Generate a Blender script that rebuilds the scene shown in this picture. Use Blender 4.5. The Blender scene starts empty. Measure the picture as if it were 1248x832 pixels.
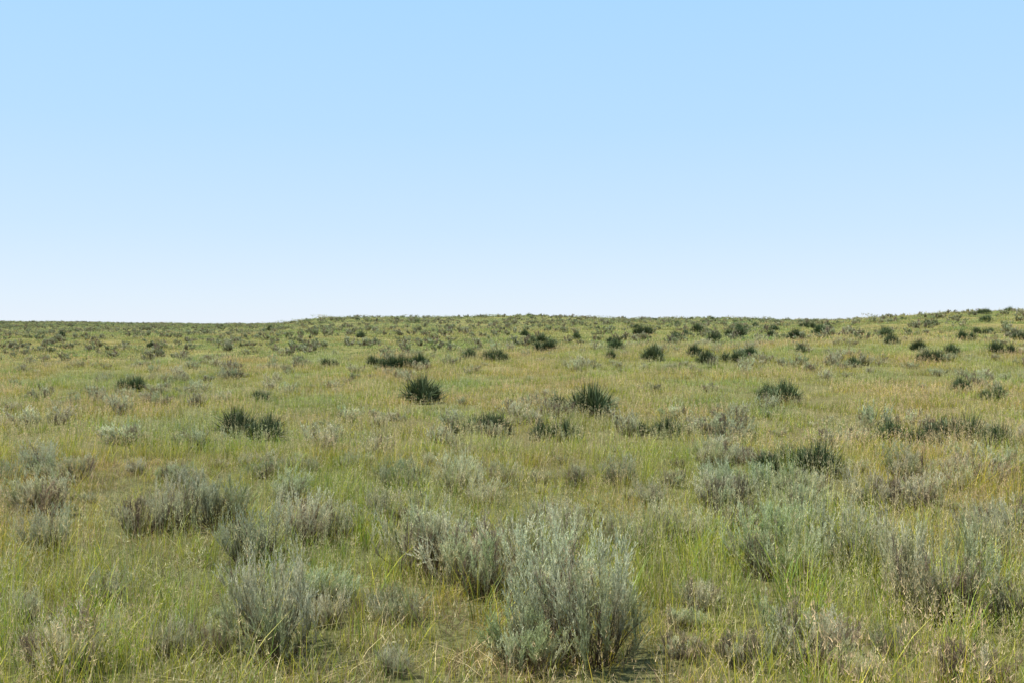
import bpy, math, numpy as np
from mathutils import Vector
rng = np.random.default_rng(7)
scene = bpy.context.scene
F = 1213.0; HZ = 405.0; CAMH = 1.7

# ------------------------------------------------------------------ terrain
KD = np.array([0,12,20,30,40,60,90,130,160,200,260,400,700,1600.])
COLS = {  # bearing tangent : heights at KD
 -1.2:[0,0,.0,-.05,.1,.5,1.1,1.8,2.3,3.0,4.2,4.0,2.5,0],
 -.51:[0,0,.0,-.05,.15,.55,1.2,1.8,2.3,3.0,4.2,4.0,2.5,0],
 -.27:[0,0,.0,.05,.3,.7,1.25,1.8,2.3,2.9,3.5,3.6,2.5,0],
 -.18:[0,0,.02,.1,.45,.9,1.7,2.8,3.85,3.6,3.6,3.4,2.2,0],
  .0 :[0,0,.05,.30,.70,1.1,1.9,3.05,4.1,3.7,3.4,3.2,2,0],
  .22:[0,0,.05,.40,.88,1.4,2.1,3.0,3.6,3.6,3.4,3.2,2,0],
  .30:[0,0,.05,.40,.92,1.55,2.4,2.95,3.4,3.5,3.4,3.2,2,0],
  .51:[0,0,.05,.40,.95,1.78,3.45,3.3,3.1,3.1,3.1,3.0,2,0],
  1.2:[0,0,.05,.42,.95,1.8,3.7,3.7,3.4,3.2,3.2,3.0,2,0]}
KA = np.array(sorted(COLS)); TH = np.array([COLS[a] for a in KA], float)
KT = np.arctan(KA)
def herm(xk, yk, x):
    m = np.gradient(yk, xk)
    i = np.clip(np.searchsorted(xk, x)-1, 0, len(xk)-2)
    hh = xk[i+1]-xk[i]; t = np.clip((x-xk[i])/hh,0,1)
    t2=t*t; t3=t2*t
    return (2*t3-3*t2+1)*yk[i]+(t3-2*t2+t)*hh*m[i]+(-2*t3+3*t2)*yk[i+1]+(t3-t2)*hh*m[i+1]
def hgt(x, y):
    x=np.asarray(x,float); y=np.asarray(y,float)
    d=np.sqrt(x*x+y*y); th=np.arctan2(x,y)
    th=np.where(np.abs(th)>math.pi/2, np.sign(th)*(math.pi-np.abs(th)), th)
    th=np.clip(th,KT[0],KT[-1])
    dd=np.clip(d*np.cos(th)/1.0,0,1600)
    rows=np.array([herm(KD,TH[k],dd.ravel()) for k in range(len(KA))])
    j=np.clip(np.searchsorted(KT,th.ravel())-1,0,len(KT)-2)
    t=(th.ravel()-KT[j])/(KT[j+1]-KT[j]); t=np.clip(t,0,1); t=t*t*(3-2*t)
    n=np.arange(t.size)
    z=(rows[j,n]*(1-t)+rows[j+1,n]*t).reshape(d.shape)
    z=z+.025*np.sin(x*1.7+.6*y)*np.sin(y*1.3-.4*x+1)+.04*(np.sin(x*.5+1.1)*np.sin(y*.43+.3))*np.clip(d/8,0,1)
    z=z+.10*np.sin(x*.11+.7+.05*y)*np.sin(y*.13-.06*x)*np.clip((d-10)/40,0,1)
    z=z+.12*np.sin(x*.23+2+.03*y)*np.clip((d-60)/60,0,1)
    return z
CZ = float(hgt(0.,0.))+CAMH
DG=np.exp(np.linspace(math.log(3.5),math.log(400),3000))
def pix2world(px,py):
    a=(px-624)/F
    z=hgt(a*DG,DG); row=HZ-F*(z-CZ)/DG
    k=np.argmax(row<=py)
    return a*DG[k],DG[k]

# ------------------------------------------------------------------ mesh utils
class MB:
    def __init__(s): s.v=[];s.q=[];s.t=[];s.c=[];s.n=0
    def ribbon(s,cent,side,wid,col):
        n,K,_=cent.shape
        wid=np.broadcast_to(wid,(n,K)); col=np.broadcast_to(col,(n,K,3))
        off=side[:,None,:]*wid[:,:,None]*.5
        v=np.stack([cent-off,cent+off],2).reshape(n,2*K,3)[:,:2*K-1]
        v[:,-1]=cent[:,-1]
        c=np.repeat(col[:,:,None,:],2,2).reshape(n,2*K,3)[:,:2*K-1]
        m=2*K-1
        b=(np.arange(n)*m)[:,None]+np.arange(K-2)[None,:]*2
        if K>2: s.q.append(np.stack([b,b+1,b+3,b+2],-1).reshape(-1,4)+s.n)
        e=np.arange(n)*m+2*(K-2)
        s.t.append(np.stack([e,e+1,e+2],-1)+s.n)
        s.v.append(v.reshape(-1,3));s.c.append(c.reshape(-1,3));s.n+=n*m
    def mesh(s,name,mat):
        v=np.concatenate(s.v);c=np.concatenate(s.c)
        q=np.concatenate(s.q) if s.q else np.zeros((0,4),int);t=np.concatenate(s.t)
        m=bpy.data.meshes.new(name)
        m.vertices.add(len(v));m.vertices.foreach_set('co',v.astype(np.float32).ravel())
        lv=np.concatenate([q.ravel(),t.ravel()]).astype(np.int32)
        m.loops.add(lv.size);m.loops.foreach_set('vertex_index',lv)
        ls=np.concatenate([np.arange(len(q))*4,q.size+np.arange(len(t))*3]).astype(np.int32)
        m.polygons.add(len(ls));m.polygons.foreach_set('loop_start',ls)
        m.update(calc_edges=True)
        a=m.attributes.new('Col','FLOAT_COLOR','POINT')
        a.data.foreach_set('color',np.concatenate([c,np.ones((len(c),1))],1).astype(np.float32).ravel())
        m.materials.append(mat)
        return m
def unit(v): return v/np.maximum(np.linalg.norm(v,axis=-1,keepdims=True),1e-9)
def rand_side(d):
    r=rng.normal(size=d.shape); return unit(np.cross(d,r))

# ------------------------------------------------------------------ materials
def foliage_mat(name, tint_a, tint_b, nscale, transl=.3, gloss=.04, rnd=.25):
    m=bpy.data.materials.new(name);m.use_nodes=True
    N=m.node_tree.nodes;L=m.node_tree.links;N.clear()
    out=N.new('ShaderNodeOutputMaterial')
    at=N.new('ShaderNodeAttribute');at.attribute_name='Col'
    geo=N.new('ShaderNodeNewGeometry')
    nz=N.new('ShaderNodeTexNoise');nz.inputs['Scale'].default_value=nscale;nz.inputs['Detail'].default_value=3
    L.new(geo.outputs['Position'],nz.inputs['Vector'])
    cr=N.new('ShaderNodeValToRGB');cr.color_ramp.elements[0].position=.36;cr.color_ramp.elements[1].position=.62
    cr.color_ramp.elements[0].color=(*tint_a,1);cr.color_ramp.elements[1].color=(*tint_b,1)
    L.new(nz.outputs['Fac'],cr.inputs['Fac'])
    mul=N.new('ShaderNodeMix');mul.data_type='RGBA';mul.blend_type='MULTIPLY';mul.inputs[0].default_value=1
    L.new(at.outputs['Color'],mul.inputs[6]);L.new(cr.outputs['Color'],mul.inputs[7])
    oi=N.new('ShaderNodeObjectInfo')
    mr=N.new('ShaderNodeMapRange');mr.inputs['To Min'].default_value=1-rnd;mr.inputs['To Max'].default_value=1+rnd
    L.new(oi.outputs['Random'],mr.inputs['Value'])
    mu=N.new('ShaderNodeVectorMath');mu.operation='SCALE'
    L.new(mul.outputs[2],mu.inputs[0]);L.new(mr.outputs['Result'],mu.inputs['Scale'])
    d=N.new('ShaderNodeBsdfDiffuse');t=N.new('ShaderNodeBsdfTranslucent')
    L.new(mu.outputs[0],d.inputs['Color']);L.new(mu.outputs[0],t.inputs['Color'])
    m1=N.new('ShaderNodeMixShader');m1.inputs[0].default_value=transl
    L.new(d.outputs[0],m1.inputs[1]);L.new(t.outputs[0],m1.inputs[2])
    last=m1
    if gloss>0:
        g=N.new('ShaderNodeBsdfGlossy')
        g.inputs['Roughness'].default_value=.45;g.inputs['Color'].default_value=(.8,.85,.8,1)
        m2=N.new('ShaderNodeMixShader');m2.inputs[0].default_value=gloss
        L.new(m1.outputs[0],m2.inputs[1]);L.new(g.outputs[0],m2.inputs[2]);last=m2
    L.new(last.outputs[0],out.inputs['Surface'])
    return m
M_GR=foliage_mat('grass_blades',(.80,1.0,.9),(1.14,.99,1.0),.3,.34,.02,.25)
M_SG=foliage_mat('sagebrush_foliage',(.90,.98,.88),(1.10,1.02,1.0),.7,.2,0,.22)
M_YU=foliage_mat('yucca_leaves',(.9,1,.9),(1.1,1.05,1.0),.4,.1,.03,.25)

def ground_mat():
    m=bpy.data.materials.new('prairie_soil_and_litter');m.use_nodes=True
    N=m.node_tree.nodes;L=m.node_tree.links
    b=N['Principled BSDF'];b.inputs['Roughness'].default_value=1
    b.inputs['Specular IOR Level'].default_value=.1
    geo=N.new('ShaderNodeNewGeometry')
    def noise(s,det=6):
        n=N.new('ShaderNodeTexNoise');n.inputs['Scale'].default_value=s;n.inputs['Detail'].default_value=det
        n.inputs['Roughness'].default_value=.65
        L.new(geo.outputs['Position'],n.inputs['Vector']);return n
    def ramp(n,p0,c0,p1,c1):
        r=N.new('ShaderNodeValToRGB');e=r.color_ramp.elements
        e[0].position=p0;e[0].color=(*c0,1);e[1].position=p1;e[1].color=(*c1,1)
        L.new(n.outputs['Fac'],r.inputs['Fac']);return r
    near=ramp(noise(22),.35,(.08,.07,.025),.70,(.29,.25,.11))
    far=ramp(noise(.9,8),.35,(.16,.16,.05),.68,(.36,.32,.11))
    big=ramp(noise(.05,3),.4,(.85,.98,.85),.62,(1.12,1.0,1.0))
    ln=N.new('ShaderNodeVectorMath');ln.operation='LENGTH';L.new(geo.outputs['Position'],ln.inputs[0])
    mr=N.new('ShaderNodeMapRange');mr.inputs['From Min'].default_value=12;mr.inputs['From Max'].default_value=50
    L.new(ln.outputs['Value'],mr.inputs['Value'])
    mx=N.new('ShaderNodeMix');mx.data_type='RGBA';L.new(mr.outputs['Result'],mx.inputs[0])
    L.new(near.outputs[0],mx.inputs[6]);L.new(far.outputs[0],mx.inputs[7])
    ml=N.new('ShaderNodeMix');ml.data_type='RGBA';ml.blend_type='MULTIPLY';ml.inputs[0].default_value=1
    L.new(mx.outputs[2],ml.inputs[6]);L.new(big.outputs[0],ml.inputs[7])
    L.new(ml.outputs[2],b.inputs['Base Color'])
    bp=N.new('ShaderNodeBump');bp.inputs['Strength'].default_value=.6;bp.inputs['Distance'].default_value=.03
    L.new(noise(14).outputs['Fac'],bp.inputs['Height']);L.new(bp.outputs[0],b.inputs['Normal'])
    return m

# ------------------------------------------------------------------ ground
nr,na=330,420
R=np.concatenate([[0],np.exp(np.linspace(math.log(.5),math.log(1600),nr-1))])
A=np.linspace(0,2*math.pi,na,endpoint=False)
RR,AA=np.meshgrid(R,A,indexing='ij')
X=RR*np.sin(AA);Y=RR*np.cos(AA);Z=hgt(X,Y)
co=np.stack([X,Y,Z],-1).reshape(-1,3)
i=np.arange(nr-1)[:,None]*na;j=np.arange(na)[None,:];j2=(j+1)%na
f=np.stack([i+j,i+na+j,i+na+j2,i+j2],-1).reshape(-1,4)[:,::-1]
gm=bpy.data.meshes.new('ground')
gm.from_pydata(co.tolist(),[],f[na:].tolist()+[[0,na+k,na+(k+1)%na][::-1] for k in range(na)])
gm.update()
for p in gm.polygons: p.use_smooth=True
gm.materials.append(ground_mat())
ground=bpy.data.objects.new('ground',gm);scene.collection.objects.link(ground)

# ------------------------------------------------------------------ plant generators
YG=np.array([.64,.58,.075]);GN=np.array([.33,.42,.07]);ST=np.array([.76,.61,.32]);OL=np.array([.43,.42,.12]);RB=np.array([.38,.26,.14])
def grass(name,n,rad,h0,h1,w,probs=(.44,.25,.14,.13,.04),stalks=0,flat=0,K=4,sh=(1.1,1.8)):
    mb=MB()
    def blades(n,h0,h1,w,pal,lean=.35,K=K,bend=.5):
        r=rad*np.sqrt(rng.random(n));a=rng.random(n)*6.283
        base=np.stack([r*np.cos(a),r*np.sin(a),np.full(n,-.01)],-1)
        az=rng.random(n)*6.283;h=np.stack([np.cos(az),np.sin(az),0*az],-1)
        Lh=h0+(h1-h0)*rng.random(n)**1.3
        t=np.linspace(0,1,K)[None,:,None]
        le=(rng.random(n)*lean)[:,None,None];be=(rng.random(n)**1.5*bend)[:,None,None]
        c=base[:,None]+Lh[:,None,None]*(h[:,None]*(le*t+be*t*t)+np.array([0,0,1])*(t*(1-.15*le)-.35*be*t*t))
        s=unit(np.cross(h,[0,0,1])+rng.normal(size=(n,3))*np.array([.8,.8,.1]))
        ww=w*(.7+.6*rng.random(n))[:,None]*np.interp(np.linspace(0,1,K),[0,.33,.66,1],[.8,1,.75,.1])[None]
        k=rng.choice(len(pal[0]),n,p=pal[1]);col=np.array(pal[0])[k]*(.6+.75*rng.random((n,1)))
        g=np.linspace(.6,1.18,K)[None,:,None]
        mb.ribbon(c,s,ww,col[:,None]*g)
        return c[:,-1],h
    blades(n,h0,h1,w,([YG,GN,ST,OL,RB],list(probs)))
    if flat: blades(flat,.06,.18,w,([ST,ST*.6,YG*.7],[.4,.3,.3]),lean=2.5,bend=1.2,K=3)
    if stalks:
        tip,_=blades(stalks,h1*sh[0],h1*sh[1],w*.6,([ST,YG,GN],[.45,.35,.2]),lean=.15,bend=.22,K=4)
        q=11
        pos=np.repeat(tip,q,0)+rng.normal(size=(stalks*q,3))*[.008,.008,.0]+np.array([0,0,1])*(-(rng.random((stalks*q,1)))*.10)
        d=unit(rng.normal(size=pos.shape)*.5+[0,0,1])
        c=np.stack([pos,pos+d*.02],1)
        sc_=np.repeat(np.where(rng.random((stalks,1))<.7,1.0,.6),q,0)
        mb.ribbon(c,rand_side(d),np.array([[w*1.1,w*.4]]),(ST[None]*1.05*sc_)[:,None])
    return mb.mesh(name,M_GR)

SV=np.array([.82,.79,.56]);SG2=np.array([.48,.53,.25]);BR=np.array([.23,.16,.10]);DK=np.array([.085,.065,.05]);PB=np.array([.44,.35,.25])
def sage(name,H=.5,W=.8,M=80,S=13,Lv=24,ll=.028,lw=.0040,green=.4,dead=.12,sw=.005,NC=11):
    mb=MB()
    cth=np.arcsin(np.clip(rng.random(NC)**.55,0,1))*.97;caz=np.arange(NC)*2.399+rng.random(NC)*.9;cq=.55+.55*rng.random(NC)
    cdead=rng.random(NC)<dead;cgr=rng.normal(size=NC)*.28
    ci=rng.integers(0,NC,M)
    th=np.clip(cth[ci]+rng.normal(size=M)*.14,0,1.5);az=caz[ci]+rng.normal(size=M)*.18/np.maximum(np.sin(th),.3)
    q=cq[ci]*(.84+.26*rng.random(M))
    ex=W/2*np.sin(th)*q;ez=H*(.38+.66*np.cos(th))*q
    h=np.stack([np.cos(az),np.sin(az),0*az],-1)
    b0=h*(rng.random((M,1))*.12*W)
    wob=rng.normal(size=(M,3))*.05*W
    lean=np.array([.05,.02,0])*W
    def P(t,idx):
        hx=ex[idx][:,None];hz=ez[idx][:,None];t=t[:,None]
        return b0[idx]+h[idx]*hx*(1.5*t-.5*t*t)+np.array([0,0,1])*hz*(.5*t+.5*t*t)+wob[idx]*np.sin(3.1*t)+lean*t*t
    K=6;tt=np.tile(np.linspace(0,1,K),M);ii=np.repeat(np.arange(M),K)
    c=P(tt,ii).reshape(M,K,3)
    for sd in (0,1):
        s=rand_side(unit(c[:,-1]-c[:,0]))
        mb.ribbon(c,s,sw*np.linspace(1.3,.35,K)[None],(DK*.9+(BR-DK)*np.linspace(0,1,K)[:,None])[None])
    isdead=(rng.random(M)<dead*.5)|cdead[ci]
    I=np.repeat(np.arange(M),S);n=len(I)
    t=.2+.8*rng.random(n)**.6
    p=P(t,I);tan=unit(P(np.minimum(t+.05,1.05),I)-P(t-.02,I))
    d=unit(tan*.8+rng.normal(size=(n,3))*.33+[0,0,.6])
    sl=(.07+.09*rng.random(n))*(H/.5)
    c=np.stack([p,p+d*sl[:,None]*.5+rng.normal(size=p.shape)*.004,p+d*sl[:,None]],1)
    mb.ribbon(c,rand_side(d),sw*.4*np.array([[1,.8,.4]]),((BR*.7+SG2*.3))[None,None])
    J=np.repeat(np.arange(n),Lv);k=len(J);u=rng.random(k)
    lp=p[J]+d[J]*(sl[J]*u)[:,None]
    ld=unit(d[J]+rng.normal(size=(k,3))*.36+[0,0,.2])
    ln=ll*(.6+.8*rng.random(k))*(1.15-.5*u)
    lc=np.stack([lp,lp+ld*ln[:,None]],1)
    sub=rng.random(n);mixg=np.clip(green+cgr[ci[I]]+.3*(sub-.5)+.2*(rng.random(n)-.5),0,1)
    col=SV*(1-mixg[:,None])+SG2*mixg[:,None]
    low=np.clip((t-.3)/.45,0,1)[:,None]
    col=col*low+(BR*.6)*(1-low)  # low leaves go dead brown, with shade of the bush interior painted in
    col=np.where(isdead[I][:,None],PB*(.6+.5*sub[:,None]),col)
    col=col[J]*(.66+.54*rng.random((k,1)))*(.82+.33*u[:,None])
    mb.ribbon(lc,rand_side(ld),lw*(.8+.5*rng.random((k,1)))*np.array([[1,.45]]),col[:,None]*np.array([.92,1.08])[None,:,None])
    return mb.mesh(name,M_SG)

def yucca(name,heads,wl=.015,n=300):
    mb=MB()
    for (x,y,s) in heads:
        n_=int(n*(.7+.5*s))
        az=rng.random(n_)*6.283;el=np.radians(2+86*rng.random(n_)**.8)
        h=np.stack([np.cos(az)*np.cos(el),np.sin(az)*np.cos(el),np.sin(el)],-1)
        L_=s*(.24+.32*rng.random(n_))
        b=np.array([x,y,.14*s])+rng.normal(size=(n_,3))*np.array([.07,.07,.04])*s+h*.03
        t=np.linspace(0,1,4)[None,:,None]
        c=b[:,None]+h[:,None]*L_[:,None,None]*t+rng.normal(size=(n_,1,3))*.035*t*t+np.array([0,0,-1])*(.10*np.cos(el)*rng.random(n_))[:,None,None]*t*t*s
        col=np.array([.066,.088,.036])*(.5+1.0*rng.random((n_,1)))+np.array([.15,.17,.09])*(rng.random((n_,1))>.80)
        col=np.where((el<.25)[:,None]&(rng.random((n_,1))<.35),[.22,.18,.10],col)
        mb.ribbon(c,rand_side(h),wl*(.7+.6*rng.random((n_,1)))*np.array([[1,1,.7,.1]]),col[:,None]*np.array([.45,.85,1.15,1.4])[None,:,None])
    return mb.mesh(name,M_YU)

def coll(name,meshes):
    c=bpy.data.collections.new(name)
    for k,m in enumerate(meshes):
        o=bpy.data.objects.new('%s_%02d'%(name,k),m);c.objects.link(o)
    return c
def scatter(name,c,x,y,scl,idx,sz=None,tilt=.08,sink=0.):
    n=len(x);z=hgt(x,y)-sink
    me=bpy.data.meshes.new(name)
    me.vertices.add(n);me.vertices.foreach_set('co',np.stack([x,y,z],-1).astype(np.float32).ravel())
    rot=np.stack([rng.normal(size=n)*tilt,rng.normal(size=n)*tilt,rng.random(n)*6.283],-1)
    s3=np.stack([scl,scl,scl*(1 if sz is None else sz)],-1)
    a=me.attributes.new('rot','FLOAT_VECTOR','POINT');a.data.foreach_set('vector',rot.astype(np.float32).ravel())
    a=me.attributes.new('scl','FLOAT_VECTOR','POINT');a.data.foreach_set('vector',s3.astype(np.float32).ravel())
    a=me.attributes.new('idx','INT','POINT');a.data.foreach_set('value',idx.astype(np.int32))
    ob=bpy.data.objects.new(name,me);scene.collection.objects.link(ob)
    ng=bpy.data.node_groups.new(name+'_gn','GeometryNodeTree')
    ng.interface.new_socket('Geometry',in_out='INPUT',socket_type='NodeSocketGeometry')
    ng.interface.new_socket('Geometry',in_out='OUTPUT',socket_type='NodeSocketGeometry')
    N=ng.nodes;L=ng.links
    gi=N.new('NodeGroupInput');go=N.new('NodeGroupOutput')
    ip=N.new('GeometryNodeInstanceOnPoints');ip.inputs['Pick Instance'].default_value=True
    ci=N.new('GeometryNodeCollectionInfo');ci.inputs['Collection'].default_value=c
    ci.inputs['Separate Children'].default_value=True;ci.inputs['Reset Children'].default_value=True
    def na_(nm,ty):
        q=N.new('GeometryNodeInputNamedAttribute');q.data_type=ty;q.inputs['Name'].default_value=nm;return q.outputs['Attribute']
    L.new(gi.outputs[0],ip.inputs['Points']);L.new(ci.outputs[0],ip.inputs['Instance'])
    L.new(na_('idx','INT'),ip.inputs['Instance Index']);L.new(na_('rot','FLOAT_VECTOR'),ip.inputs['Rotation'])
    L.new(na_('scl','FLOAT_VECTOR'),ip.inputs['Scale']);L.new(ip.outputs[0],go.inputs[0])
    md=ob.modifiers.new('scatter','NODES');md.node_group=ng
    return ob
def pts(d0,d1,dens,slope=.56,marg=2.6):
    xm=slope*d1+marg;n=int(dens*(2*xm)*(d1-d0))
    x=(rng.random(n)*2-1)*xm;y=d0+(d1-d0)*rng.random(n)
    k=np.abs(x)<slope*y+marg
    return x[k],y[k]
def fnoise(x,y,s,seed=0):
    r=np.random.default_rng(seed);v=0*x
    for o in range(7):
        a=r.random()*6.283;k=s*(.6+1.6*r.random());v=v+np.sin((x*np.cos(a)+y*np.sin(a))*k+r.random()*6.28)
    return v/2.6

# ------------------------------------------------------------------ grass
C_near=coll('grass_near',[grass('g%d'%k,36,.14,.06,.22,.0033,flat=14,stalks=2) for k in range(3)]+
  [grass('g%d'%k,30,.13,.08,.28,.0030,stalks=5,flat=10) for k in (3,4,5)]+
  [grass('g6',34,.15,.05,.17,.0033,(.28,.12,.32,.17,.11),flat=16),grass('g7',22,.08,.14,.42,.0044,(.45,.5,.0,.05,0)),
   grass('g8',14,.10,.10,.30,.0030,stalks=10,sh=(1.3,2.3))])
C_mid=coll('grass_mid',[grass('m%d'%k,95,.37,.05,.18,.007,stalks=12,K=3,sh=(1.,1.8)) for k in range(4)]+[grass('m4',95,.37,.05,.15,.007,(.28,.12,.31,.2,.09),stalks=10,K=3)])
HAZE_TINT=np.array([.02,.035,.06]);YG0,GN0,ST0,OL0=YG,GN,ST,OL  # distance haze painted into the far grass palettes as a paler, bluer tint
YG=YG*.93+HAZE_TINT;GN=GN*.93+HAZE_TINT;OL=OL*.95+HAZE_TINT
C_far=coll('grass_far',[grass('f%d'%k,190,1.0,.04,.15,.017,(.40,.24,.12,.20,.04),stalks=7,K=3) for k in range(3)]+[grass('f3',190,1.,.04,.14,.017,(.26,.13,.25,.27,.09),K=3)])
YG=YG*.92+HAZE_TINT;GN=GN*.92+HAZE_TINT;OL=OL*.95+HAZE_TINT
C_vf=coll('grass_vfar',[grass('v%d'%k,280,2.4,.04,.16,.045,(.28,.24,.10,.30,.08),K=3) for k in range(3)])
def near_grass(x1,y1):
    n1=fnoise(x1,y1,1.1,3);r1=rng.random(len(x1))
    id1=np.where(r1<.13,7,np.where(r1<.28,8,rng.integers(0,6,len(x1))));id1=np.where(n1+rng.normal(size=len(x1))*.6>.9,6,id1)
    scatter('prairie_grass',C_near,x1,y1,(.75+.5*rng.random(len(x1)))*(1+.15*fnoise(x1,y1,.8,4)),id1)
xa,ya=pts(1.8,8,44);xb,yb=pts(8,14,27)
near_grass(np.concatenate([xa,xb]),np.concatenate([ya,yb]))
x2,y2=pts(13,45,4.0)
scatter('prairie_grass',C_mid,x2,y2,.8+.5*rng.random(len(x2)),np.where(fnoise(x2,y2,.35,5)+rng.normal(size=len(x2))*.5>.75,4,rng.integers(0,4,len(x2))))
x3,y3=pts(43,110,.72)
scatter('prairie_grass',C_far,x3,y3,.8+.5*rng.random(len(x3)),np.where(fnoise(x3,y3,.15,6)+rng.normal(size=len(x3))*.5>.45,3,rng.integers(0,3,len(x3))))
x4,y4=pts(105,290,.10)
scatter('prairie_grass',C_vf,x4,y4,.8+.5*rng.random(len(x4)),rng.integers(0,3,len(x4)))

# ------------------------------------------------------------------ sagebrush
SN=[sage('sagebrush_a',green=.35,dead=.12,NC=14),sage('sagebrush_b',H=.46,W=.9,green=.5,dead=.06,NC=15),sage('sagebrush_c',H=.55,W=.75,green=.12,dead=.1,NC=12),
    sage('sagebrush_d',H=.42,W=.8,green=.35,dead=.3,NC=15),sage('sagebrush_e',H=.5,W=.95,M=90,green=.6,dead=.05,NC=16),sage('sagebrush_g',H=.5,W=.85,green=.2,dead=.15,NC=14)]
SM=[sage('sagebrush_m%d'%k,H=.45,W=.8,M=44,S=8,Lv=9,ll=.042,lw=.010,green=.12+.16*k,dead=.1+.1*(k%2),sw=.007,NC=10) for k in range(4)]
SG2_=SG2.copy();SV_=SV.copy();SV=SV*.80;SG2=SG2*.66
SF=[sage('sagebrush_f%d'%k,H=.45,W=.85,M=26,S=5,Lv=6,ll=.09,lw=.03,green=.35+.3*k,dead=.1,sw=.01,NC=8) for k in range(3)]
SG2=SG2_;SV=SV_
heroes=[(725,812,145,125),(640,815,105,75),(672,745,115,80),(590,725,120,90),(640,700,75,60),(330,808,125,112),(262,800,55,50),(1140,755,125,105),(985,812,110,75),(525,700,115,80),
(310,690,85,55),(168,652,70,50),(215,648,65,50),(265,645,75,58),(370,665,70,52),(410,655,60,45),(945,705,95,75),(1028,696,85,65),(885,627,65,50),(765,672,55,42),
(670,660,65,45),(825,662,65,45),(1060,622,60,38),(1100,622,60,40),(1200,690,70,60),(50,625,85,45),(55,675,60,45),(85,826,95,85),(485,637,80,36),
(560,603,55,40),(395,550,62,32),(460,556,48,26),(240,548,60,34),(150,542,62,34),(28,522,52,24),(72,517,40,22),(760,592,44,30),
(868,570,52,34),(792,617,36,24),(1232,648,60,40),(1160,597,52,26),(205,800,60,40),(1185,838,100,60),(945,606,60,38),(985,606,50,34),(705,594,40,28),
(400,765,50,35),(900,815,65,50),(590,616,60,26),(80,590,60,34),(1225,575,50,24),(880,535,40,24),(1010,545,50,22),(540,540,40,20),(625,505,40,18),
(470,745,40,30),(850,745,50,40),(1090,800,50,40),(130,735,45,34),(1240,760,60,55),(480,825,45,30),(1050,836,60,40),(30,760,40,34)]
HX=[];HY=[];HR=[];q_=[0,1,2,5,4,0,3,4,5,1,2,3]
for hi,(px,py,w,hh) in enumerate(heroes):
    x,y=pix2world(px,min(py,838))
    W=w*y/F;Hh=hh*y/F*1.1
    near=y<13
    m=SN[q_[hi%12]] if near else SM[rng.integers(len(SM))]
    o=bpy.data.objects.new('sagebrush',m);scene.collection.objects.link(o)
    o.location=(x,y,float(hgt(x,y))-.01)
    s=W/.80*1.13;o.scale=(s,s,min(max(Hh/.5,.65*s),1.3*s));o.rotation_euler=(0,0,rng.random()*6.28)
    HX.append(x);HY.append(y);HR.append(W*.5)
HX=np.array(HX);HY=np.array(HY);HR=np.array(HR)
def thick(name,C,d0,d1,dens,s0,s1,seed,thr,avoid=False):
    x,y=pts(d0,d1,dens);nn=fnoise(x,y,.35,seed)+rng.normal(size=len(x))*.5
    k=nn>thr
    if avoid:
        dist=np.sqrt((x[:,None]-HX)**2+(y[:,None]-HY)**2)-HR*1.15
        k&=dist.min(1)>.10
    x=x[k];y=y[k]
    s=s0+(s1-s0)*rng.random(len(x))**1.8
    if avoid: s=s*np.clip(.6+.4*(y-4)/5,.55,1)
    scatter(name,C,x,y,s,rng.integers(0,len(C.objects),len(x)),sz=.75+.35*rng.random(len(x)),sink=.01)
CSN=coll('sage_near',SN);CSM=coll('sage_mid',SM);CSF=coll('sage_far',SF)
thick('sagebrush_undergrowth',CSN,3.4,13,2.2,.22,.78,11,-.2,True)
thick('sagebrush_undergrowth',CSM,12.5,48,.85,.28,.95,12,-.05)
thick('distant_sagebrush',CSF,46,300,.34,.35,1.15,13,-.4)

# ------------------------------------------------------------------ yucca
YM=[yucca('yucca_a',[(0,0,1.1),(.24,.1,.75),(-.22,.15,.8),(.05,-.2,.6)]),yucca('yucca_b',[(-.45,0,.9),(-.1,.15,1.05),(.3,.05,1.1),(.62,-.1,.7),(0,-.3,.7)]),
    yucca('yucca_c',[(-.32,.1,.85),(.1,-.05,.8),(.35,0,1.05)]),yucca('yucca_d',[(-.75,0,.75),(-.4,.1,.9),(-.05,.2,1.1),(.4,-.1,1),(.8,.2,.75)])]
YW=[1.1,1.9,1.5,2.3]
yl=[(515,492,50,0),(722,508,58,0),(690,500,40,2),(595,528,62,1),(565,530,40,2),(290,532,50,0),(325,537,46,0),(690,538,40,0),(660,536,35,0),(935,488,30,0),(955,491,40,0),
(815,535,40,0),(790,530,35,2),(950,580,60,2),(1000,582,62,0),(970,570,70,1),(1165,545,90,1),(1130,545,50,2),(1215,547,45,0),(1085,540,42,0),(1170,477,26,0),(1210,487,36,2),(157,477,40,2),
(485,450,50,1),(512,449,32,0),(460,446,32,2),(602,440,42,1),(572,438,24,0),(662,429,38,2),(365,445,18,0),(403,447,26,2),(750,428,26,0),(745,437,18,0),
(797,440,34,0),(847,434,24,0),(862,444,30,0),(892,441,36,2),(915,436,24,0),(895,412,32,2),(785,409,34,1),(1135,441,44,1),(1160,434,26,0),(1085,421,24,0),
(1222,432,38,2),(940,412,16,0),(970,415,24,0),(1000,410,24,0),(1178,416,32,2),(1040,447,22,0),(850,406,20,0),(975,430,18,0),(1078,410,20,0),
(1240,415,20,0),(440,412,14,0),(330,404,12,0),(185,425,16,0),(75,412,14,0),(640,410,14,0),(320,488,26,2),
(655,418,26,2),(820,420,20,0),(1120,428,24,0),(1195,408,22,2),(870,418,22,0),(905,404,22,2)]
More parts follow.
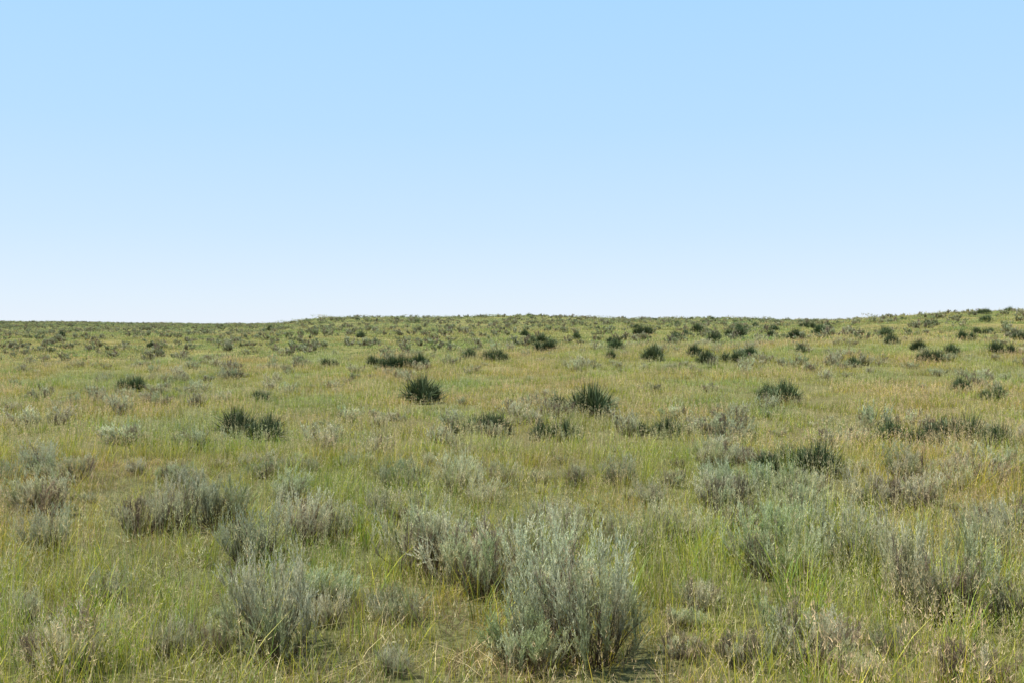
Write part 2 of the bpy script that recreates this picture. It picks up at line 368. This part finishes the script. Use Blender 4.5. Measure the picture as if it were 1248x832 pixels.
for (px,py,w,k) in yl:
    x,y=pix2world(px,py)
    s=w*y/F/YW[k]*(1.15 if y<30 else 1.0)
    o=bpy.data.objects.new('yucca',YM[k]);scene.collection.objects.link(o)
    o.location=(x,y,float(hgt(x,y))-.02);o.scale=(s,s,s*1.1);o.rotation_euler=(0,0,rng.random()*.8-.4+(3.14 if rng.random()<.5 else 0))
CY=coll('yucca_far',YM)
xx,yy=pts(50,260,.014);k=(xx/yy*1.1+rng.normal(size=len(xx))*.3)>.25
xx=xx[k];yy=yy[k];scatter('distant_yucca',CY,xx,yy,.45+.45*rng.random(len(xx)),rng.integers(0,3,len(xx)))

# ------------------------------------------------------------------ light
el=math.radians(62);rotz=math.radians(-100)   # bearing from +Y, negative = left
sd=Vector((math.sin(rotz)*math.cos(el),math.cos(rotz)*math.cos(el),math.sin(el)))
sun=bpy.data.lights.new('sun','SUN');sun.energy=5.0;sun.angle=math.radians(.53);sun.color=(1,.97,.91)
so=bpy.data.objects.new('sun',sun);so.rotation_euler=sd.to_track_quat('Z','Y').to_euler();so.location=(0,0,30);scene.collection.objects.link(so)
w=bpy.data.worlds.new('World');scene.world=w;w.use_nodes=True
N=w.node_tree.nodes;L=w.node_tree.links
sk=N.new('ShaderNodeTexSky');sk.sky_type='NISHITA';sk.sun_disc=False;sk.sun_elevation=el;sk.sun_rotation=rotz
sk.air_density=1.0;sk.dust_density=.3;sk.ozone_density=1.0;sk.altitude=800
STR=.12
tc=N.new('ShaderNodeTexCoord');sx=N.new('ShaderNodeSeparateXYZ');L.new(tc.outputs['Generated'],sx.inputs[0])
hr=N.new('ShaderNodeValToRGB');L.new(sx.outputs['Z'],hr.inputs['Fac'])
e=hr.color_ramp.elements
e[0].position=0.0;e[0].color=(.82,.90,1.03,1)
e[1].position=1.0;e[1].color=(.14,.25,.48,1)
for p,cc in ((.03,(.77,.89,1.03,1)),(.10,(.64,.84,1.06,1)),(.20,(.52,.79,1.08,1)),(.33,(.44,.75,1.10,1)),(.6,(.24,.40,.70,1))):
    q=e.new(p);q.color=cc
sc=N.new('ShaderNodeVectorMath');sc.operation='SCALE';sc.inputs['Scale'].default_value=1/STR
L.new(hr.outputs[0],sc.inputs[0])
mx=N.new('ShaderNodeMix');mx.data_type='RGBA';mx.inputs[0].default_value=.88
L.new(sk.outputs[0],mx.inputs[6]);L.new(sc.outputs[0],mx.inputs[7])
bg=N['Background'];bg.inputs['Strength'].default_value=STR
L.new(mx.outputs[2],bg.inputs['Color'])

cam=bpy.data.cameras.new('camera');cam.lens=35;cam.sensor_width=36;cam.clip_end=5000;cam.clip_start=.05
c=bpy.data.objects.new('camera',cam);c.location=(0,0,CZ)
c.rotation_euler=(math.radians(90-.52),0,0);scene.collection.objects.link(c);scene.camera=c
scene.view_settings.view_transform='Standard';scene.view_settings.look='None';scene.view_settings.exposure=0
